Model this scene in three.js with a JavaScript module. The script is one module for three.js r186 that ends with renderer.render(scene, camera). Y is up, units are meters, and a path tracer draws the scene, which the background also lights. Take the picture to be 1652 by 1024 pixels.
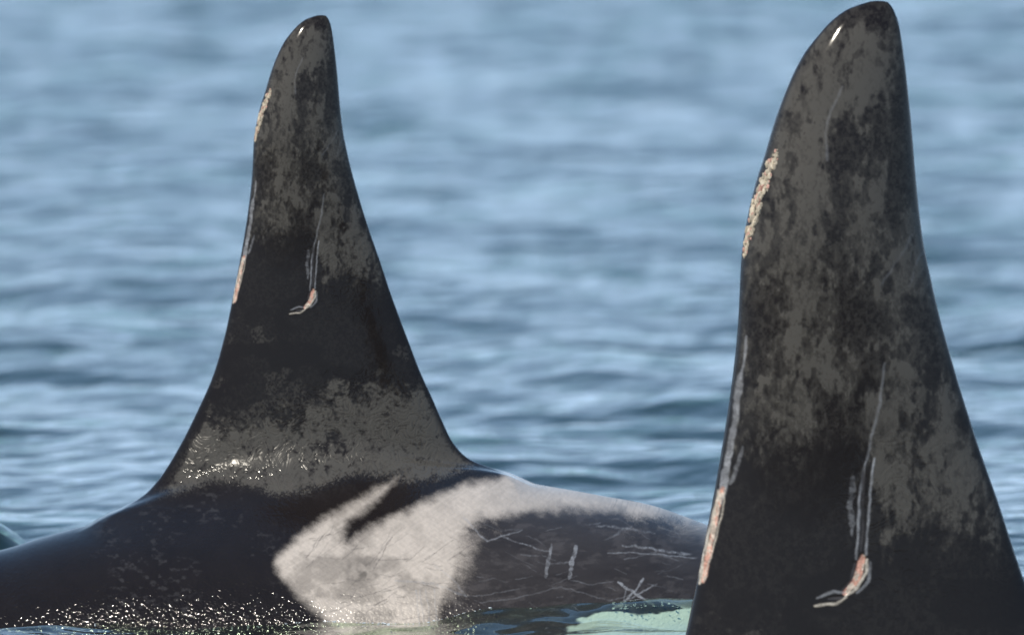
import * as THREE from 'three';
import { mergeGeometries, mergeVertices } from 'three/addons/utils/BufferGeometryUtils.js';

// ------------------------------------------------------------------ camera, sky, sun, exposure
const SC = 0.00125, WATER_PX = 975, MID_PX = 826, DIST = 38, EYE = 2.4;   // metres per photo pixel in the near animal's plane
const X = px => (px - MID_PX) * SC, Y = py => (WATER_PX - py) * SC;
const scene = new THREE.Scene();
const camera = new THREE.PerspectiveCamera(2 * Math.atan(512 * SC / Math.hypot(DIST, EYE - Y(512))) * 180 / Math.PI, 1652 / 1024, 1, 6000);
camera.position.set(0, EYE, DIST);
camera.lookAt(0, Y(512), 0);
camera.updateMatrixWorld();
camera.focus = DIST - 0.9;                       // the telephoto lens is focused on the two fins
camera.userData.fStop = 6;
const renderer = new THREE.WebGLRenderer({ antialias: true });
renderer.toneMapping = THREE.LinearToneMapping;
renderer.toneMappingExposure = 1.0;
renderer.shadowMap.enabled = true;

function skyTexture() {
  const w = 512, h = 256, d = new Float32Array(w * h * 4);
  const zen = [0.12, 0.30, 0.60], hor = [0.71, 0.96, 1.24];
  for (let j = 0; j < h; j++) {
    const el = ((j + 0.5) / h - 0.5) * Math.PI, k = Math.pow(1 - Math.max(0, Math.sin(el)), 3.0);
    for (let i = 0; i < w; i++) for (let c = 0; c < 4; c++) d[(j * w + i) * 4 + c] = c === 3 ? 1 : zen[c] + (hor[c] - zen[c]) * k;
  }
  const t = new THREE.DataTexture(d, w, h, THREE.RGBAFormat, THREE.FloatType);
  t.mapping = THREE.EquirectangularReflectionMapping; t.magFilter = THREE.LinearFilter; t.minFilter = THREE.LinearFilter; t.needsUpdate = true;
  return t;
}
scene.background = skyTexture();
scene.environment = scene.background;
const sun = new THREE.DirectionalLight(new THREE.Color(1.0, 0.92, 0.79), 3.7);
sun.position.set(-0.46, 0.70, 0.54).multiplyScalar(40);
sun.castShadow = true;
Object.assign(sun.shadow.camera, { left: -8, right: 8, top: 8, bottom: -8, near: 1, far: 90 });
sun.shadow.mapSize.set(2048, 2048);
scene.add(sun, sun.target);

// ------------------------------------------------------------------ helpers
let seed = 20241;
const rnd = () => { seed = (seed * 1664525 + 1013904223) >>> 0; return seed / 4294967296; };
const clamp = (v, a = 0, b = 1) => v < a ? a : v > b ? b : v;
const sstep = (a, b, v) => { const t = clamp((v - a) / (b - a)); return t * t * (3 - 2 * t); };
const lerp = (a, b, t) => a + (b - a) * t;
function hash(i, j) { let h = (i * 374761393 + j * 668265263) | 0; h = Math.imul(h ^ (h >>> 13), 1274126177); h ^= h >>> 16; return (h >>> 0) / 4294967296; }
function vnoise(x, y) {
  const i = Math.floor(x), j = Math.floor(y), u = x - i, v = y - j, a = u * u * (3 - 2 * u), b = v * v * (3 - 2 * v);
  return lerp(lerp(hash(i, j), hash(i + 1, j), a), lerp(hash(i, j + 1), hash(i + 1, j + 1), a), b);
}
function fbm(x, y, n) { let s = 0, a = 0.5, t = 0; for (let k = 0; k < n; k++) { s += a * vnoise(x, y); t += a; a *= 0.55; x = x * 2.03 + 17.1; y = y * 2.03 + 9.7; } return s / t; }
// monotone-ish cubic through knots
function spline(pts) {
  const n = pts.length, m = [];
  for (let i = 0; i < n; i++) {
    const a = pts[Math.max(0, i - 1)], b = pts[Math.min(n - 1, i + 1)];
    m.push((b[1] - a[1]) / (b[0] - a[0]));
  }
  return x => {
    if (x <= pts[0][0]) return pts[0][1] + m[0] * (x - pts[0][0]);
    if (x >= pts[n - 1][0]) return pts[n - 1][1] + m[n - 1] * (x - pts[n - 1][0]);
    let i = 0; while (x > pts[i + 1][0]) i++;
    const h = pts[i + 1][0] - pts[i][0], t = (x - pts[i][0]) / h, t2 = t * t, t3 = t2 * t;
    return (2 * t3 - 3 * t2 + 1) * pts[i][1] + (t3 - 2 * t2 + t) * h * m[i] + (-2 * t3 + 3 * t2) * pts[i + 1][1] + (t3 - t2) * h * m[i + 1];
  };
}

// ------------------------------------------------------------------ the sea
const waves = [];
for (let k = 0; k < 70; k++) {
  const lam = 0.14 * Math.pow(24, (k + rnd()) / 70), th = (rnd() + rnd() + rnd() - 1.5) * 1.9 + 0.45, kk = 2 * Math.PI / lam;
  waves.push([kk * Math.sin(th), kk * Math.cos(th), rnd() * 6.283, 0.0195 * (0.6 + 0.8 * rnd()) / kk * (lam > 0.9 ? 0.6 : lam < 0.3 ? 0.85 : 1.22), lam > 0.45]);
}
const hump = (x, z) => (0.12 + 0.03 * Math.sin(x * 31 + z * 9) * Math.sin(x * 13) + 0.012 * Math.sin(x * 57 + z * 44)) * Math.exp(-(((x + 1.20) / 0.26) ** 2) - (((z + 0.72) / (z > -0.72 ? 0.13 : 0.3)) ** 2));
function seaHeight(x, z) {
  let h = 0;
  const near = Math.exp(-(((z - 0.1) / 0.9) ** 2)) * Math.exp(-((x / 1.6) ** 2));
  for (const w of waves) { const s = Math.sin(w[0] * x + w[1] * z + w[2]); h += w[3] * (s + 0.25 * s * s - 0.12) * (w[4] ? 1 - 0.5 * near : 1 + 0.7 * near); }
  h += hump(x, z);             // wave pushed up behind the head
  const ridge = sstep(-0.4, 0.25, x);
  h += lerp(-0.034, -0.012, ridge) * sstep(0.0, 0.4, z) * sstep(2.6, 1.0, z) * sstep(2.0, 1.2, Math.abs(x)) + ridge * (0.032 * Math.exp(-(((z - 0.47) / 0.065) ** 2)) + 0.022 * Math.exp(-(((z - 0.5) / 0.17) ** 2))) * sstep(0.9, 0.4, x);      // water heaped along the flank
  return h;
}
function axis(parts) { const a = []; for (const [from, to, step, grow] of parts) { let v = from, s = step; while (v < to - 1e-9) { a.push(v); v += s; s *= grow || 1; } } return a; }
function seaMesh(name, xs, zs, height, mat) {
  const nx = xs.length, nz = zs.length, p = new Float32Array(nx * nz * 3), uv = new Float32Array(nx * nz * 2), nn = new Float32Array(nx * nz * 3), idx = new Uint32Array((nx - 1) * (nz - 1) * 6);
  let o = 0;
  for (let j = 0; j < nz; j++) for (let i = 0; i < nx; i++) { const q = j * nx + i; p[q * 3] = xs[i]; p[q * 3 + 1] = height(xs[i], zs[j]); p[q * 3 + 2] = zs[j]; uv[q * 2] = xs[i] / 3; uv[q * 2 + 1] = zs[j] / 3; }
  for (let j = 0; j < nz - 1; j++) for (let i = 0; i < nx - 1; i++) { const a = j * nx + i, b = a + nx; idx[o++] = a; idx[o++] = b; idx[o++] = a + 1; idx[o++] = a + 1; idx[o++] = b; idx[o++] = b + 1; }
  const g = new THREE.BufferGeometry();
  g.setAttribute('position', new THREE.BufferAttribute(p, 3)); g.setAttribute('uv', new THREE.BufferAttribute(uv, 2)); g.setIndex(new THREE.BufferAttribute(idx, 1));
  g.computeVertexNormals();
  const m = new THREE.Mesh(g, mat); m.name = name; m.receiveShadow = true; m.userData = { kind: 'structure' };
  scene.add(m); return m;
}
function rippleTexture() {
  const n = 1024, d = new Uint8Array(n * n * 4), comp = [];
  for (let k = 0; k < 36; k++) { const f = Math.round(10 * Math.pow(6, k / 36)), th = (rnd() + rnd() - 1) * 1.3 + 0.5; comp.push([Math.round(f * Math.sin(th)), Math.round(f * Math.cos(th)), rnd() * 6.283, 1 / f]); }
  const t = new Float32Array(n * n); let mx = 0;
  for (let j = 0; j < n; j++) for (let i = 0; i < n; i++) { let h = 0; for (const c of comp) h += c[3] * Math.sin(6.28318 * (c[0] * i + c[1] * j) / n + c[2]); t[j * n + i] = h; mx = Math.max(mx, Math.abs(h)); }
  for (let q = 0; q < n * n; q++) { const v = 127.5 + 127 * t[q] / mx; d[q * 4] = d[q * 4 + 1] = d[q * 4 + 2] = v; d[q * 4 + 3] = 255; }
  const tx = new THREE.DataTexture(d, n, n); tx.wrapS = tx.wrapT = THREE.RepeatWrapping; tx.magFilter = THREE.LinearFilter; tx.needsUpdate = true; return tx;
}
const waterMat = new THREE.MeshPhysicalMaterial({ color: new THREE.Color().setRGB(0.80, 0.90, 0.79), roughness: 0.03, transmission: 1, thickness: 0, ior: 1.333, bumpMap: rippleTexture(), bumpScale: 0.018 });
const seaX = [...axis([[5, 1500, 0.08, 1.13]]).reverse().map(v => -v), ...axis([[-5, -2.2, 0.07], [-2.2, 2.2, 0.025], [2.2, 5, 0.07], [5, 1500, 0.08, 1.13]])];
const seaZ = [...axis([[62, 1500, 0.1, 1.13]]).reverse().map(v => -v), ...axis([[-62, -14, 0.055], [-14, -1.5, 0.035], [-1.5, 1.6, 0.012], [1.6, 6, 0.05], [6, 45, 0.06, 1.04], [45, 1500, 1.5, 1.14]])];
seaMesh('sea_surface', seaX, seaZ, (x, z) => Math.abs(x) > 60 || z > 60 || z < -250 ? 0 : seaHeight(x, z), waterMat);
const deepAxis = [...axis([[0.5, 1500, 0.5, 1.5]]).reverse().map(v => -v), ...axis([[0, 1500, 0.5, 1.5]])];
const near = (a, b) => [...new Set([...deepAxis, ...axis([[a, b, 0.03]])])].sort((p, q) => p - q);
seaMesh('murky_deep_water', near(-2.2, -0.4), near(-1.8, 0), (x, z) => { const w = clamp(hump(x, z) / 0.025); return -0.42 + w * (0.42 + hump(x, z) - 0.012); }, new THREE.MeshStandardMaterial({ color: new THREE.Color().setRGB(0.005, 0.022, 0.038), roughness: 1 }));

// ------------------------------------------------------------------ the orca: one field for body and fin
const finL = spline([[-8, 545], [20, 523], [24, 513], [27, 503], [31, 493], [38, 483], [48, 473], [68, 457.6], [96, 444], [123, 434.5], [145, 428], [170, 420], [200, 413], [227, 409], [276, 406.5], [319, 402.5], [377, 394], [436, 383.5], [494, 372], [540, 362], [608, 342], [662, 318], [716, 291], [764, 262], [793, 238], [807, 220], [820, 198], [833, 176], [850, 160], [900, 150], [1100, 150]].map(p => p));
const finR = spline([[-8, 505], [20, 516], [24, 524], [27, 527.5], [31, 530], [41, 534], [68, 538.5], [118, 544], [170, 548.5], [213, 553.5], [254, 562], [279, 568], [304, 575], [333, 583.5], [377, 597.5], [424, 614], [474, 630.5], [518, 646.5], [556, 661], [598, 677], [642, 697], [682, 714.5], [716, 732], [740, 756], [757, 795], [768, 818], [785, 834], [900, 842], [1100, 842]]);
const TIP = 24.2;
function finSq(x, y) {               // square of the fin's half-thickness at (x, y); negative outside its outline
  const py = WATER_PX - y / SC, px = x / SC + MID_PX;
  const yy = clamp(py, TIP + 0.3, 900);
  const l = finL(yy), r = finR(yy), ch = Math.max(2, r - l), c = (px - l) / ch, chord = ch * SC;
  const T = 0.118 * Math.pow(Math.min(chord, 0.75) - 0.30 * Math.max(0, Math.min(chord, 0.75) - 0.40), 0.78) * (1 + 0.85 * sstep(450, 150, yy)) * Math.sqrt(1 - Math.exp(-(yy - TIP + 7) / 55));
  const e = 1 - c;
  let s = c * (e > 0 ? Math.pow(e, 1.18) : e * Math.pow(Math.abs(e) + 1e-6, 0.18));
  if (c < 0 && e > 0) s = c * Math.min(e, 1.6);
  let v = T * T * 3.15 * s;
  if (py < yy) v -= (yy - py) * SC * 0.012;
  return Math.max(v, -0.3);
}
const topLine = spline([[-2.6, -0.52], [-2.2, -0.22], [-1.7, -0.02], [X(0), Y(888)], [X(60), Y(870)], [X(121), Y(853)], [X(219), Y(829)], [X(400), Y(806)], [X(600), Y(784)], [X(760), Y(772)], [X(809), Y(774)], [X(870), Y(783)], [X(973), Y(801)], [X(1068), Y(821)], [0.65, 0.06], [1.1, -0.09], [1.7, -0.27], [2.3, -0.42], [2.9, -0.5]]);
const bodyH = spline([[-2.5, 0.04], [-2.35, 0.17], [-2.1, 0.26], [-1.7, 0.37], [-1.03, 0.46], [-0.4, 0.52], [0.05, 0.52], [0.5, 0.46], [1.03, 0.36], [1.7, 0.22], [2.2, 0.12], [2.6, 0.05]]);
const bodyW = spline([[-2.5, 0.04], [-2.35, 0.19], [-2.1, 0.28], [-1.7, 0.38], [-1.03, 0.37], [-0.4, 0.48], [0.05, 0.52], [0.5, 0.44], [1.03, 0.31], [1.7, 0.16], [2.2, 0.07], [2.6, 0.03]]);
function bodyAt(x) { const H = Math.max(0.02, bodyH(clamp(x, -2.5, 2.6))), W = Math.max(0.02, bodyW(clamp(x, -2.5, 2.6))); return [topLine(x) - H, H, W, Math.max(x - 2.55, -2.47 - x)]; }
const smin = (a, b, k) => { const h = Math.max(k - Math.abs(a - b), 0) / k; return Math.min(a, b) - h * h * k * 0.25; };
const ell = (x, y, z, cx, cy, cz, a, b, c) => { const p = (x - cx) / a, q = (y - cy) / b, r = (z - cz) / c; return (Math.sqrt(p * p + q * q + r * r) - 1) * Math.min(a, b, c); };
const intervals = [];
for (let k = 0; k <= 1000; k++) { const a = finL(k), b = finR(k), sl = finL(k + 1) - a, sr = finR(k + 1) - b; intervals.push([a, b, 1 / Math.hypot(1, sl), 1 / Math.hypot(1, sr)]); }
function finInterval(py) { const i = Math.min(999, Math.floor(py)), t = py - i, A = intervals[i], B = intervals[i + 1]; return [lerp(A[0], B[0], t), lerp(A[1], B[1], t), A[2], A[3]]; }
function fieldFrom(B, f2, gx, gy, x, y, z) {
  const p = (y - B[0]) / B[1], q = z / B[2], n = Math.sqrt(p * p + q * q);
  let d = (n - 1) * Math.min(B[1], B[2]);
  d = Math.max(d, B[3]);
  const az = Math.abs(z);
  let df = (z * z - f2) / Math.sqrt(4 * z * z + gx * gx + gy * gy + 1e-5);
  const py = Math.min(WATER_PX - y / SC, 840), px = x / SC + MID_PX, I = finInterval(Math.max(py, TIP + 0.3)), out = Math.max(I[0] - px, px - I[1], 0) * SC;
  if (out > 0) df += out * (px < I[0] ? I[2] : I[3]);
  const J = finInterval(Math.min(Math.max(py, TIP + 0.3), 770)), c = (px - J[0]) / (J[1] - J[0]);
  const win = 0.40 + 0.60 * sstep(-0.12, 0.3, c) * sstep(1.12, 0.7, c);
  d = smin(d, df, 0.01 + 0.03 * (1 - sstep(-0.02, 0.16, c) * sstep(1.02, 0.84, c)) * sstep(700, 770, py) + 0.12 * sstep(0.0, 0.07, az) * win);
  if (x > 1.8) d = smin(d, ell(x, y, z, 2.6, -0.5, 0, 0.3, 0.035, 0.62), 0.08);
  if (x < -0.5 && y < -0.4) d = smin(d, ell(x, y, az, -1.25, -0.66, 0.52, 0.2, 0.06, 0.3), 0.06);
  return d;
}
function grad2(x, y) { const h = 0.001, f = finSq(x, y); return [f, (finSq(x + h, y) - finSq(x - h, y)) / (2 * h), (finSq(x, y + h) - finSq(x, y - h)) / (2 * h)]; }
function field(x, y, z) { const [f, gx, gy] = grad2(x, y); return fieldFrom(bodyAt(x), f, gx, gy, x, y, z); }

const ORIGIN = [-0.4, -0.78, 0];     // belly below the fin
function orcaBody() {
  const xs = axis([[-2.62, -1.1, 0.04], [-1.1, -0.78, 0.011], [-0.78, -0.02, 0.0062], [-0.02, 0.6, 0.012], [0.6, 3.0, 0.04]]);
  const ys = axis([[-1.02, -0.1, 0.035], [-0.1, 0.2, 0.009], [0.2, 1.205, 0.0062]]);
  const zh = axis([[0.0015, 0.1, 0.0042], [0.1, 0.75, 0.006, 1.07]]);
  const zs = [...[...zh].reverse().map(v => -v), ...zh];
  const nx = xs.length, ny = ys.length, nz = zs.length, F = new Float32Array(nx * ny * nz);
  for (let i = 0; i < nx; i++) {
    const B = bodyAt(xs[i]);
    for (let j = 0; j < ny; j++) { const [f, gx, gy] = grad2(xs[i], ys[j]); for (let k = 0; k < nz; k++) F[(i * ny + j) * nz + k] = fieldFrom(B, f, gx, gy, xs[i], ys[j], zs[k]); }
  }
  const id = new Int32Array((nx - 1) * (ny - 1) * (nz - 1)).fill(-1), pos = [], nor = [], uv = [], index = [];
  const cell = (i, j, k) => (i * (ny - 1) + j) * (nz - 1) + k, v = new Float32Array(8);
  const E = [[0, 1], [2, 3], [4, 5], [6, 7], [0, 2], [1, 3], [4, 6], [5, 7], [0, 4], [1, 5], [2, 6], [3, 7]];
  for (let i = 0; i < nx - 1; i++) for (let j = 0; j < ny - 1; j++) for (let k = 0; k < nz - 1; k++) {
    let m = 0;
    for (let c = 0; c < 8; c++) { v[c] = F[((i + (c >> 2)) * ny + j + ((c >> 1) & 1)) * nz + k + (c & 1)]; if (v[c] < 0) m |= 1 << c; }
    if (m === 0 || m === 255) continue;
    let sx = 0, sy = 0, sz = 0, n = 0;
    for (const [a, b] of E) if ((v[a] < 0) !== (v[b] < 0)) {
      const t = v[a] / (v[a] - v[b]);
      const g = (c, q, s) => ((c >> q) & 1);
      sx += lerp(xs[i + g(a, 2)], xs[i + g(b, 2)], t); sy += lerp(ys[j + g(a, 1)], ys[j + g(b, 1)], t); sz += lerp(zs[k + g(a, 0)], zs[k + g(b, 0)], t); n++;
    }
    let x = sx / n, y = sy / n, z = sz / n, gx = 0, gy = 0, gz = 1;
    const h = 0.0008, lim = 0.6 * Math.min(xs[i + 1] - xs[i], ys[j + 1] - ys[j]);
    for (let it = 0; it < 3; it++) {
      const f = field(x, y, z);
      gx = (field(x + h, y, z) - field(x - h, y, z)) / (2 * h); gy = (field(x, y + h, z) - field(x, y - h, z)) / (2 * h); gz = (field(x, y, z + h) - field(x, y, z - h)) / (2 * h);
      const g2 = gx * gx + gy * gy + gz * gz;
      if (it === 2 || g2 < 1e-6) break;
      let s = f / g2; const len = Math.abs(s) * Math.sqrt(g2); if (len > lim) s *= lim / len;
      x -= gx * s; y -= gy * s; z -= gz * s;
    }
    const l = Math.hypot(gx, gy, gz) || 1;
    id[cell(i, j, k)] = pos.length / 3;
    pos.push(x - ORIGIN[0], y - ORIGIN[1], z - ORIGIN[2]); nor.push(gx / l, gy / l, gz / l); uv.push(U(x), V(y));
  }
  const quad = (a, b, c, d, flip) => { if (a < 0 || b < 0 || c < 0 || d < 0) return; if (flip) index.push(a, c, b, a, d, c); else index.push(a, b, c, a, c, d); };
  for (let i = 1; i < nx - 1; i++) for (let j = 1; j < ny - 1; j++) for (let k = 1; k < nz - 1; k++) {
    const f0 = F[(i * ny + j) * nz + k] < 0;
    if (f0 !== F[((i + 1) * ny + j) * nz + k] < 0) quad(id[cell(i, j - 1, k - 1)], id[cell(i, j, k - 1)], id[cell(i, j, k)], id[cell(i, j - 1, k)], !f0);
    if (f0 !== F[(i * ny + j + 1) * nz + k] < 0) quad(id[cell(i - 1, j, k - 1)], id[cell(i - 1, j, k)], id[cell(i, j, k)], id[cell(i, j, k - 1)], !f0);
    if (f0 !== F[(i * ny + j) * nz + k + 1] < 0) quad(id[cell(i - 1, j - 1, k)], id[cell(i, j - 1, k)], id[cell(i, j, k)], id[cell(i - 1, j, k)], !f0);
  }
  const g = new THREE.BufferGeometry();
  g.setAttribute('position', new THREE.Float32BufferAttribute(pos, 3)); g.setAttribute('normal', new THREE.Float32BufferAttribute(nor, 3)); g.setAttribute('uv', new THREE.Float32BufferAttribute(uv, 2));
  g.setIndex(index);
  console.log('orca body', pos.length / 3, 'vertices', index.length / 3, 'triangles', nx, ny, nz);
  return g;
}

// skin textures lie on the animal's side view: most texels go to the back, the saddle and the fin
const UX = [[-2.7, 0], [-1.1, 0.1], [0.35, 0.88], [3.0, 1]], VY = [[-1.1, 0], [-0.1, 0.14], [1.25, 1]];
const piece = (K, v, a, b) => { let i = 0; while (i < K.length - 2 && v > K[i + 1][a]) i++; return lerp(K[i][b], K[i + 1][b], (v - K[i][a]) / (K[i + 1][a] - K[i][a])); };
const U = x => piece(UX, x, 0, 1), V = y => piece(VY, y, 0, 1), invU = u => piece(UX, u, 1, 0), invV = v => piece(VY, v, 1, 0);

function polyDist(px, py, P) {        // signed: positive inside
  let d = 1e9, inside = false;
  for (let i = 0, j = P.length - 1; i < P.length; j = i++) {
    const [ax, ay] = P[j], [bx, by] = P[i], ex = bx - ax, ey = by - ay, t = clamp(((px - ax) * ex + (py - ay) * ey) / (ex * ex + ey * ey));
    d = Math.min(d, Math.hypot(px - ax - ex * t, py - ay - ey * t));
    if ((ay > py) !== (by > py) && px < (bx - ax) * (py - ay) / (by - ay) + ax) inside = !inside;
  }
  return inside ? d : -d;
}
const SADDLE = [[640, 766], [600, 788], [560, 806], [528, 824], [498, 844], [470, 864], [450, 882], [446, 896], [458, 914], [478, 932], [505, 956], [535, 984], [560, 1010], [700, 1015], [708, 980], [722, 940], [742, 905], [755, 868], [756, 842], [770, 822], [810, 817], [880, 814], [940, 812], [1005, 819], [1068, 829], [1150, 850], [1160, 820], [1068, 800], [960, 770], [860, 740], [805, 768], [748, 778], [708, 793], [666, 813], [621, 829], [588, 843], [572, 862], [558, 866], [554, 850], [566, 833], [590, 815], [618, 796]];
const GREY = [[745, 822], [800, 800], [900, 800], [1100, 815], [1500, 930], [1500, 1060], [690, 1060], [720, 960], [750, 880]];
// strokes: points, half width, strength of pale, kind (0 pale scar, 1 dark scratch, 2 pink, 3 cream)
const S = [];
const st = (pts, w, a, kind = 0, rough = 0.5) => { let x0 = 1e9, x1 = -1e9, y0 = 1e9, y1 = -1e9; for (const [x, y] of pts) { x0 = Math.min(x0, x); x1 = Math.max(x1, x); y0 = Math.min(y0, y); y1 = Math.max(y1, y); } S.push({ pts, w, a, kind, rough, box: [x0 - w * 3 - 3, x1 + w * 3 + 3, y0 - w * 3 - 3, y1 + w * 3 + 3] }); };
st([[889, 866], [884, 890], [879, 913]], 4.2, 0.48, 0, 1); st([[929, 866], [923, 890], [917, 915]], 4.2, 0.48, 0, 1); st([[886, 893], [901, 893], [918, 891]], 1.2, 0.3, 0, 0.9);
st([[808, 850], [830, 859], [858, 868], [886, 876]], 1.7, 0.36, 0, 1); st([[748, 822], [766, 840], [785, 858]], 2.2, 0.35, 0, 0.8); st([[785, 858], [812, 850], [843, 842]], 1.1, 0.36, 0, 0.5);
st([[997, 922], [1020, 938], [1052, 957]], 2.2, 0.55, 0, 0.8); st([[1036, 918], [1024, 936], [1006, 952], [988, 962]], 2.2, 0.5, 0, 0.9); st([[1058, 926], [1030, 940], [992, 958]], 1.7, 0.4, 0, 0.9); st([[1010, 930], [1002, 962]], 1.2, 0.35, 0, 0.8);
st([[1004, 868], [1030, 870], [1067, 876], [1110, 884]], 2.2, 0.42, 0, 1); st([[980, 879], [1020, 879], [1067, 883], [1120, 890]], 1.2, 0.45, 0, 0.6); st([[962, 838], [1000, 842], [1056, 852]], 2.0, 0.25, 0, 1); st([[975, 858], [1000, 848], [1020, 840]], 2, 0.2, 0, 1);
st([[752, 941], [790, 939], [838, 931]], 1.0, 0.18, 0, 0.6); st([[774, 951], [830, 945], [906, 928], [940, 938], [986, 950]], 1.1, 0.18, 0, 0.7); st([[920, 918], [950, 925], [990, 921]], 1, 0.2, 0, 0.6);
for (const x of [672, 679, 689, 701]) st([[x, 932], [x + 3, 955], [x + 6, 988]], 1.3, 0.3, 0, 0.6);
st([[640, 918], [700, 922], [752, 942]], 2.4, 0.25, 0, 1); st([[700, 895], [730, 915], [752, 940]], 1.6, 0.2, 0, 0.9);
for (let k = 0; k < 70; k++) { const x = 480 + 270 * rnd(), y = 845 + 145 * rnd(), a = (rnd() - 0.5) * 1.2 - (x < 620 ? 0.45 : 0.1), l = 14 + 50 * rnd(); st([[x, y], [x + Math.cos(a) * l * 0.5, y + Math.sin(a) * l * 0.5 + 2], [x + Math.cos(a) * l, y + Math.sin(a) * l]], 0.5 + 0.7 * rnd(), 0.15 + 0.32 * rnd(), 1, 0.7); }
for (let k = 0; k < 44; k++) { const x = 765 + 330 * rnd(), y = 830 + 150 * rnd(), a = (rnd() - 0.5) * 0.9 + 0.1, l = 10 + 45 * rnd(); st([[x, y], [x + Math.cos(a) * l, y + Math.sin(a) * l]], 0.5 + 0.8 * rnd(), 0.06 + 0.14 * rnd(), 0, 0.9); }
for (let k = 0; k < 14; k++) { const x = 960 + 110 * rnd(), y = 795 + (x - 960) * 0.22; st([[x, y + 14], [x + 9, y - 2]], 0.8, 0.4, 1, 0.6); }
// the gouge on the fin
st([[523, 312], [519, 338], [514, 365], [508, 390]], 1.5, 0.30, 0, 0.5); st([[508, 390], [504, 412], [501.5, 440], [500, 468]], 1.3, 0.6, 0, 0.4); st([[514, 388], [511.5, 412], [510, 436], [508, 464]], 1.1, 0.62, 0, 0.35);
st([[497, 404], [495.5, 425], [496, 448]], 3.0, 0.28, 0, 1); st([[506, 395], [505.5, 430], [504, 460]], 1.6, 0.75, 1, 0.3);
st([[505.5, 466], [503, 476], [499, 486], [491, 494]], 3.6, 1, 2, 0.35); st([[509, 468], [507.5, 478], [502, 489], [492, 497]], 1.5, 0.9, 3, 0.4); st([[491, 494], [481, 494], [469, 498]], 1.7, 0.55, 0, 0.5); st([[492, 498], [484, 503], [467, 505]], 1.4, 0.8, 3, 0.4); st([[489, 498], [478, 499]], 1.6, 0.95, 1, 0.2);
st([[499, 470], [496, 484], [489, 491]], 1.4, 0.9, 1, 0.2); st([[511, 470], [509, 484], [501, 494]], 1.8, 0.4, 0, 0.5);
// the long graze on the leading edge
st([[413, 291], [411, 310], [408.5, 325]], 1.2, 0.55, 0, 0.4); st([[408, 322], [403.5, 356], [398, 391], [392, 424]], 3.3, 0.62, 0, 0.5); st([[409, 378], [405, 398], [401, 408]], 2.0, 0.35, 0, 0.6);
st([[394, 412], [389, 436], [383.5, 460], [377.5, 487]], 2.7, 1, 2, 0.5); st([[391, 414], [386, 438], [380, 462], [375.5, 488]], 1.3, 0.9, 3, 0.4); st([[397, 412], [391, 440], [386, 460], [380, 484]], 0.9, 0.7, 3, 0.6);
// faint lines on the fin
st([[489, 92], [479, 110], [476, 128], [477, 150]], 1.2, 0.16, 0, 0.4); st([[546, 210], [536, 226], [520, 250]], 1.2, 0.13, 0, 0.8); st([[556, 215], [541, 250]], 1.1, 0.12, 0, 0.8);
const lerp3 = (a, b, t) => [lerp(a[0], b[0], t), lerp(a[1], b[1], t), lerp(a[2], b[2], t)];
function strokeHit(s, x, y) {
  const k0 = Math.min(1, s.rough + 0.2); x += (fbm(x * 0.09 + s.w * 7, y * 0.09 + s.pts[0][0], 2) - 0.5) * 4.5 * k0; y += (fbm(x * 0.09 + 60, y * 0.09 + s.pts[0][1], 2) - 0.5) * 4.5 * k0;
  let d = 1e9, along = 0, acc = 0;
  for (let i = 0; i < s.pts.length - 1; i++) {
    const [ax, ay] = s.pts[i], [bx, by] = s.pts[i + 1], ex = bx - ax, ey = by - ay, l2 = ex * ex + ey * ey, t = clamp(((x - ax) * ex + (y - ay) * ey) / l2), dd = Math.hypot(x - ax - ex * t, y - ay - ey * t);
    if (dd < d) { d = dd; along = acc + t * Math.sqrt(l2); } acc += Math.sqrt(l2);
  }
  const n = fbm(x * 0.27 + s.w * 31, y * 0.27 + acc, 3), w = s.w * (1 - s.rough * 0.9 * (n - 0.35)) * (0.55 + 0.45 * Math.min(1, Math.min(along, acc - along) / 6 + 0.3));
  return s.a * (s.kind > 1 ? 1 : 0.4 + 1.1 * fbm(along * 0.11 + s.w * 53, acc * 0.37, 2)) * sstep(w * 0.8 + 1.1, w * 0.8 - 1.0, d) * (1 - s.rough * 0.6 * sstep(0.40, 0.70, n)) * (0.8 + 0.4 * vnoise(x * 0.8, y * 0.8));
}
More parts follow.
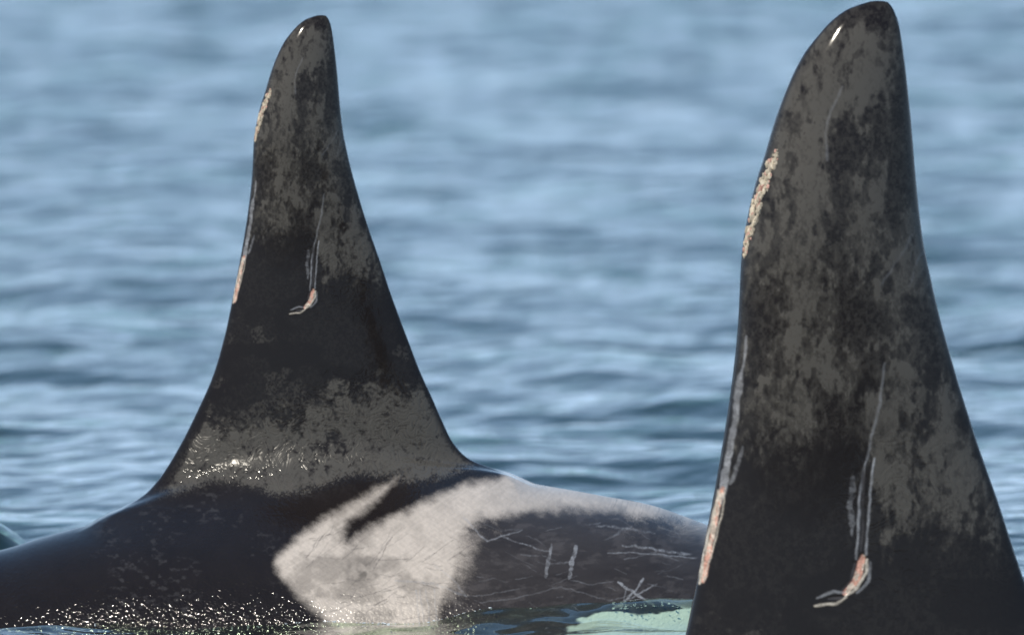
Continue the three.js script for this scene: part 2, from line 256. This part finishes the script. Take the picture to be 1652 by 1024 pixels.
function skinMaps() {
  const n = 2048, col = new Uint8Array(n * n * 4), bmp = new Uint8Array(n * n * 4), rgh = new Uint8Array(n * n * 4);
  const enc = v => { v = clamp(v); return 255 * (v < 0.0031308 ? 12.92 * v : 1.055 * Math.pow(v, 1 / 2.4) - 0.055); };
  const bins = new Map();
  S.forEach((s, i) => { for (let a = Math.floor(s.box[0] / 32); a <= Math.floor(s.box[1] / 32); a++) for (let b = Math.floor(s.box[2] / 32); b <= Math.floor(s.box[3] / 32); b++) { const k = a * 1000 + b; if (!bins.has(k)) bins.set(k, []); bins.get(k).push(s); } });
  for (let j = 0; j < n; j++) {
    const wy = invV((j + 0.5) / n), y = WATER_PX - wy / SC, l = finL(Math.max(y, 25)), r = finR(Math.max(y, 25));
    for (let i = 0; i < n; i++) {
      const wx = invU((i + 0.5) / n), x = wx / SC + MID_PX, q = (j * n + i) * 4;
      let R = 0.0125, G = 0.0095, B = 0.0085, rough = 0.24, bump = 0.5;
      const seen = x > -60 && x < 1200 && y < 1040 && y > 0;
      const whites = () => {          // white of the belly, the rear flank and the eye
        let w = sstep(-0.43, -0.47, wy + 0.03 * Math.sin(wx * 3.1)) * sstep(2.0, 1.2, wx);
        w = Math.max(w, sstep(0.015, -0.015, (((wx + 1.75) / 0.22) ** 2 + ((wy + 0.12 - (wx + 1.75) * 0.15) / 0.075) ** 2 - 1) * 0.05));
        const f = sstep(0.06, -0.06, ((wx - 0.36) / 0.42) ** 2 + ((wy + 0.13) / 0.14) ** 2 - 1 + 1.2 * (fbm(wx * 11, wy * 34, 4) - 0.5));
        w = Math.max(w, f);
        R = lerp(R, 0.72, w); G = lerp(G, 0.73, w); B = lerp(B, 0.71, w);
      };
      if (!seen) whites();
      if (seen) {
        const n1 = fbm(x * 0.05, y * 0.05, 4), fine = vnoise(x * 0.9, y * 0.9);
        // ---- fin: reflections on wet black skin painted as colour, in outlined patches
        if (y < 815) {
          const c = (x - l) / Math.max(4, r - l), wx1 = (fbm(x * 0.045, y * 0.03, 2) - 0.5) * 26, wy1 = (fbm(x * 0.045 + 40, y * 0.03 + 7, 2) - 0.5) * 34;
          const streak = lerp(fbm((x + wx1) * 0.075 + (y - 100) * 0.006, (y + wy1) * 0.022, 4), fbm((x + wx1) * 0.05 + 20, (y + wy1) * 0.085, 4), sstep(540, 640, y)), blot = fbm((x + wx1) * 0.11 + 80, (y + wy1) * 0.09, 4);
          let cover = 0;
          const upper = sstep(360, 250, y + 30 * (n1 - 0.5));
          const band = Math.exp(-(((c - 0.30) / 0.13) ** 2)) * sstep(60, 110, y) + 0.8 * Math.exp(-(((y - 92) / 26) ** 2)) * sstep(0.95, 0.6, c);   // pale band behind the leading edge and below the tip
          const sheenGap = 0.75 * Math.exp(-(((c - 0.70) / 0.26) ** 2) - (((y - 132) / 34) ** 2)) + 0.5 * sstep(52, 38, y) + 0.45 * Math.exp(-(((c - 0.52) / 0.09) ** 2)) * sstep(110, 150, y);  // darker gaps left in the painted sheen
          cover = Math.max(cover, upper * (0.47 + 0.13 * band - 0.22 * sheenGap));
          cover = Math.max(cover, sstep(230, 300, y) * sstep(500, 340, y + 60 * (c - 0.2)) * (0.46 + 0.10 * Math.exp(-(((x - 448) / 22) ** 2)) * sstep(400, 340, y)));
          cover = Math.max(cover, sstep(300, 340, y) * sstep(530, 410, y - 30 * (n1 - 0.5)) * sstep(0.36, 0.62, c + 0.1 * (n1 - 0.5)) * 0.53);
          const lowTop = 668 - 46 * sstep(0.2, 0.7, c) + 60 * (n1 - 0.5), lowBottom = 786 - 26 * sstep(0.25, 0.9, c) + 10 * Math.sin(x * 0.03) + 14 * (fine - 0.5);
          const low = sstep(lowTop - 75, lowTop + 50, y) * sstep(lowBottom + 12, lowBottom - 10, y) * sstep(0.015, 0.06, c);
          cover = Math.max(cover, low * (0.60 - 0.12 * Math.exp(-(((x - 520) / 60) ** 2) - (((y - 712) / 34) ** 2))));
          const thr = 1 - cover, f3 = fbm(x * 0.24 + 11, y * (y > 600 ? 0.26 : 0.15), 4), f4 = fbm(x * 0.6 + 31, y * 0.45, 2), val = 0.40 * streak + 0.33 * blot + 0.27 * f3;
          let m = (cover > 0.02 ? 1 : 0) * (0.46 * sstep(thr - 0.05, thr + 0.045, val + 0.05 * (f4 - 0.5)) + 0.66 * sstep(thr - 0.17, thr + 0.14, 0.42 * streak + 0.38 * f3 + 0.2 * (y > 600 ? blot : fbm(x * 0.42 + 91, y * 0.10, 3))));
          // specks of the painted sheen: small grains with their own outlines, thinner on the lower fin
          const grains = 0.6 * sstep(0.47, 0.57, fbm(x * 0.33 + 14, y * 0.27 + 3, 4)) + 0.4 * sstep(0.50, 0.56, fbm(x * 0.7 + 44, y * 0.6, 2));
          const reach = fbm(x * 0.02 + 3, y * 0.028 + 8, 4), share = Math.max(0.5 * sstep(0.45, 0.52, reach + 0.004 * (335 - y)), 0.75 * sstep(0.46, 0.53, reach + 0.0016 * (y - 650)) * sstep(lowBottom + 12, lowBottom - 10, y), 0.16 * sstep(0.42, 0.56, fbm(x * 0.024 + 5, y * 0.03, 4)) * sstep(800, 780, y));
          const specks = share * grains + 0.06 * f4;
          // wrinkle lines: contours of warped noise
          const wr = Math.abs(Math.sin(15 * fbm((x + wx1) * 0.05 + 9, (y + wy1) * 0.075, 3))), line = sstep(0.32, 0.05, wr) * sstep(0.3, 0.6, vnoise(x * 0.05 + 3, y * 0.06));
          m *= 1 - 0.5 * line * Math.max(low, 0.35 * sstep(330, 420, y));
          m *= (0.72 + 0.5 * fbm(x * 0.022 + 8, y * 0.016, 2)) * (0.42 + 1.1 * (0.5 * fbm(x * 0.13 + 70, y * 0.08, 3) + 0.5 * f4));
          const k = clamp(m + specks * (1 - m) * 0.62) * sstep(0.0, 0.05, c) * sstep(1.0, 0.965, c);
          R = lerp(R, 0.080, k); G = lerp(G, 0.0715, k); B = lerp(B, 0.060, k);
          rough = lerp(lerp(0.17, 0.30, clamp(m)), 0.09, Math.max(sstep(120, 95, y), sstep(735, 765, y)));
          const emb = low * 1.2 + 0.5 * sstep(330, 400, y) * sstep(560, 470, y) * sstep(0.35, 0.55, c);
          bump += 0.10 * (wr - 0.5) * clamp(emb) + 0.05 * (m - 0.5) * (1 - low) * sstep(100, 150, y) + 0.03 * sstep(90, 140, y) * (vnoise(x * 0.16, y * 0.1) - 0.5);
        }
        // ---- back and flank
        const back = sstep(760, 800, y + 10 * (n1 - 0.5));
        if (back > 0) {
          const sp = 0.8 * sstep(0.54, 0.80, fbm(x * 0.10, y * 0.17, 4)) * sstep(0.38, 0.65, fbm(x * 0.014 + 3, y * 0.022, 2)) * sstep(120, 200, x) * sstep(560, 440, x);
          R += back * (0.026 * sp + 0.004 * n1); G += back * (0.025 * sp + 0.003 * n1); B += back * (0.025 * sp + 0.003 * n1);
          // saddle
          const fray = (fbm((x + y * 0.5) * 0.07, (y - x * 0.4) * 0.16, 4) - 0.5) * 20 + (fine - 0.5) * 8;
          const gd = polyDist(x, y, GREY); let g = sstep(-10, 12, gd + fray * 0.8);
          g *= 0.35 + 0.75 * fbm(x * 0.02, y * 0.06, 4) + 0.55 * sstep(0.5, 0.75, fbm(x * 0.05 + 7, y * 0.11, 4));
          R = lerp(R, 0.050, g); G = lerp(G, 0.0425, g); B = lerp(B, 0.040, g);
          const sd = polyDist(x, y, SADDLE), soft = lerp(11, 34, sstep(700, 760, x) * sstep(830, 860, y));
          let s = sstep(-soft, soft, sd + (fbm(x * 0.035, y * 0.035, 2) - 0.5) * 14 + fray * lerp(0.4, 1.3, sstep(705, 750, x) * sstep(820, 850, y)));
          const fib = fbm((x + y) * 0.05, (y - x * 0.55) * 0.28, 4), mott = fbm(x * 0.024, y * 0.03, 4);
          const pale = lerp(0.92, 0.56, sstep(0.40, 0.66, 1 - mott) * (0.25 + 0.75 * sstep(760, 580, x + 1.3 * (880 - y)))) * (0.70 + 0.22 * fib + 0.20 * fbm((x * 0.86 - y * 0.5) * 0.03, (x * 0.5 + y * 0.86) * 0.42, 3) + 0.18 * fbm(x * 0.3, y * 0.3, 2));
          R = lerp(R, 0.53 * pale, s); G = lerp(G, 0.455 * pale, s); B = lerp(B, 0.385 * pale, s);
          const dull = Math.exp(-(((x - 585) / 26) ** 2) - (((y - 905) / 20) ** 2)) * s * sstep(0.35, 0.65, fbm(x * 0.08, y * 0.08, 3));
          R *= 1 - 0.55 * dull; G *= 1 - 0.55 * dull; B *= 1 - 0.55 * dull;
          rough = lerp(rough, lerp(0.22, 0.36, s), back);
        }
        // ---- scars
        const list = bins.get(Math.floor(x / 32) * 1000 + Math.floor(y / 32));
        if (list) for (const s of list) {
          if (x < s.box[0] || x > s.box[1] || y < s.box[2] || y > s.box[3]) continue;
          const a = strokeHit(s, x, y); if (a <= 0) continue;
          const C = s.kind === 0 ? [0.34, 0.34, 0.35] : s.kind === 1 ? [0.05, 0.045, 0.045] : s.kind === 2 ? lerp3([0.58, 0.30, 0.22], [0.60, 0.48, 0.38], sstep(0.42, 0.62, fbm(x * 0.3, y * 0.22, 3))) : [0.56, 0.49, 0.40];
          const mot = s.kind > 1 ? 0.75 + 0.5 * vnoise(x * 0.5, y * 0.5) : 1;
          R = lerp(R, C[0] * mot, a); G = lerp(G, C[1] * mot, a); B = lerp(B, C[2] * mot, a); bump += (s.kind === 1 ? -0.10 : s.kind === 2 ? -0.26 : 0.07) * a; rough = lerp(rough, 0.4, a * 0.7);
        }
        if (y > 960) whites();
        // ---- beads and runs of sea water on the skin
        const wet = back * (0.35 + 0.65 * sstep(900, 965, y));
        const bd = vnoise(x * 0.52 + 5, y * 0.66), bd2 = vnoise(x * 0.24 + 50, y * 0.36 + 9);
        bump += wet * (0.08 * (bd - 0.5) + 0.14 * (bd2 - 0.5)) + (1 - back) * 0.05 * sstep(735, 770, y) * (bd2 - 0.5);
        rough = lerp(rough, 0.085, back * Math.max(sstep(915, 950, y), 0.9 * sstep(835, 815, y)) * sstep(620, 520, x));
      }
      col[q] = enc(R); col[q + 1] = enc(G); col[q + 2] = enc(B); col[q + 3] = 255;
      const bb = 255 * clamp(bump), rr = 255 * clamp(rough); bmp[q] = bmp[q + 1] = bmp[q + 2] = bb; bmp[q + 3] = 255; rgh[q] = rgh[q + 1] = rgh[q + 2] = rr; rgh[q + 3] = 255;
    }
  }
  const mk = (d, srgb) => { const t = new THREE.DataTexture(d, n, n); t.magFilter = t.minFilter = THREE.LinearFilter; t.wrapS = t.wrapT = THREE.ClampToEdgeWrapping; if (srgb) t.colorSpace = THREE.SRGBColorSpace; t.needsUpdate = true; return t; };
  return { map: mk(col, true), bumpMap: mk(bmp), roughnessMap: mk(rgh) };
}
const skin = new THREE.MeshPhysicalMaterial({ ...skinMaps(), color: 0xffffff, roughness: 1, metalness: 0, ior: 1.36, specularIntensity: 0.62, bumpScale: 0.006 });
console.log('skin done');

// crusted tissue standing out of the notch in the leading edge
function crustGeometry(path, side) {
  const parts = [];
  for (let k = 0; k < 260; k++) {
    const t = rnd(), f = t * (path.length - 1), i = Math.min(path.length - 2, Math.floor(f)), u = f - i, wid = Math.sin(Math.PI * Math.pow(t, 0.8)) * 0.8 + 0.28;
    const px = lerp(path[i][0], path[i + 1][0], u) + (rnd() - 0.5) * 6.5 * wid, py = lerp(path[i][1], path[i + 1][1], u) + (rnd() - 0.5) * 6;
    const x = X(px), y = Y(py), z = Math.sqrt(Math.max(0, finSq(x, y))) * side, rr = (0.0009 + 0.0021 * rnd() * rnd()) * (0.5 + 0.6 * wid);
    const g = new THREE.IcosahedronGeometry(rr, 1), p = g.attributes.position;
    for (let v = 0; v < p.count; v++) { const a = p.getX(v), b = p.getY(v), c = p.getZ(v), nse = 0.8 + 0.45 * hash(Math.round(a * 9e5 + k * 31), Math.round(b * 9e5 + c * 4e5)); p.setXYZ(v, a * nse, b * nse * 1.6, c * nse * 0.8); }
    g.deleteAttribute('uv'); g.translate(x - ORIGIN[0], y - ORIGIN[1], z - ORIGIN[2]); 
    const pink = rnd() < 0.22, col = new Float32Array(p.count * 3), tone = 0.5 + 0.55 * rnd();
    for (let v = 0; v < p.count; v++) col.set(pink ? [0.6 * tone, 0.34 * tone, 0.26 * tone] : [0.62 * tone, 0.52 * tone, 0.38 * tone], v * 3);
    g.setAttribute('color', new THREE.BufferAttribute(col, 3));
    parts.push(g);
  }
  const g = mergeGeometries(parts); g.computeVertexNormals(); return g;
}
const crustMat = new THREE.MeshPhysicalMaterial({ vertexColors: true, roughness: 0.55 });

const orca = new THREE.Group(); orca.name = 'orca';
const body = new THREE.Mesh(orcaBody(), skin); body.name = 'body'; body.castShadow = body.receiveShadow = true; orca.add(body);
const crust = new THREE.Mesh(crustGeometry([[438, 144], [431, 158], [426, 172], [421, 187], [417.5, 202], [413.5, 215], [411.5, 227]], 1), crustMat);
crust.name = 'wound_crust'; crust.castShadow = true; crust.userData.label = 'ragged cream and pink crust of a wound on the leading edge'; orca.add(crust);
orca.position.set(...ORIGIN);
orca.userData = { label: 'orca with pale grey saddle patch and H shaped scar, back above water', category: 'orca', group: 'orcas surfacing side by side' };
scene.add(orca);

// enlarged copy of the same orca, set nearer as a close-up of its fin
const NEAR = 1.05, MAG = 2.025, size = MAG / NEAR;
const closeUp = orca.clone(); closeUp.name = 'orca_001';
const ref = new THREE.Vector3(X(1314), Y(108), 0).sub(camera.position).divideScalar(NEAR).add(camera.position);
closeUp.scale.setScalar(size);
closeUp.position.set(ref.x - (X(467) - ORIGIN[0]) * size, ref.y - (Y(77) - ORIGIN[1]) * size, ref.z);
closeUp.userData = { label: 'enlarged copy of the same orca as a close-up of its tall scarred dorsal fin', category: 'orca', group: 'orcas surfacing side by side' };
scene.add(closeUp);

// flecks of foam where the flank cuts the water
{
  const parts = [], fl = new THREE.IcosahedronGeometry(1, 0); fl.deleteAttribute('uv');
  for (let k = 0; k < 520; k++) {
    const x = -1.15 + 1.7 * rnd(), cl = fbm(x * 9 + 4, 2, 3); if (rnd() > sstep(0.35, 0.7, cl) * (0.35 + 0.65 * sstep(-0.5, 0.0, x))) continue;
    let z = 0.8; while (z > 0.1 && field(x, seaHeight(x, z), z) > 0) z -= 0.004;
    const w = z + 0.002 + Math.pow(rnd(), 3) * 0.05, r = 0.0008 + 0.0016 * rnd() * rnd();
    const g = fl.clone(); g.scale(r * (1 + 1.8 * rnd()), r * 0.7, r * (1 + rnd())); g.rotateY(rnd() * 3); g.translate(x, seaHeight(x, w) + r * 0.3, w); parts.push(g);
  }
  const foam = new THREE.Mesh(mergeGeometries(parts), new THREE.MeshStandardMaterial({ color: new THREE.Color().setRGB(0.7, 0.74, 0.74), roughness: 0.5 }));
  foam.name = 'sea_foam'; foam.userData = { kind: 'stuff', label: 'flecks of white foam along the flank at the waterline', category: 'foam' }; scene.add(foam);
}
renderer.render(scene, camera);
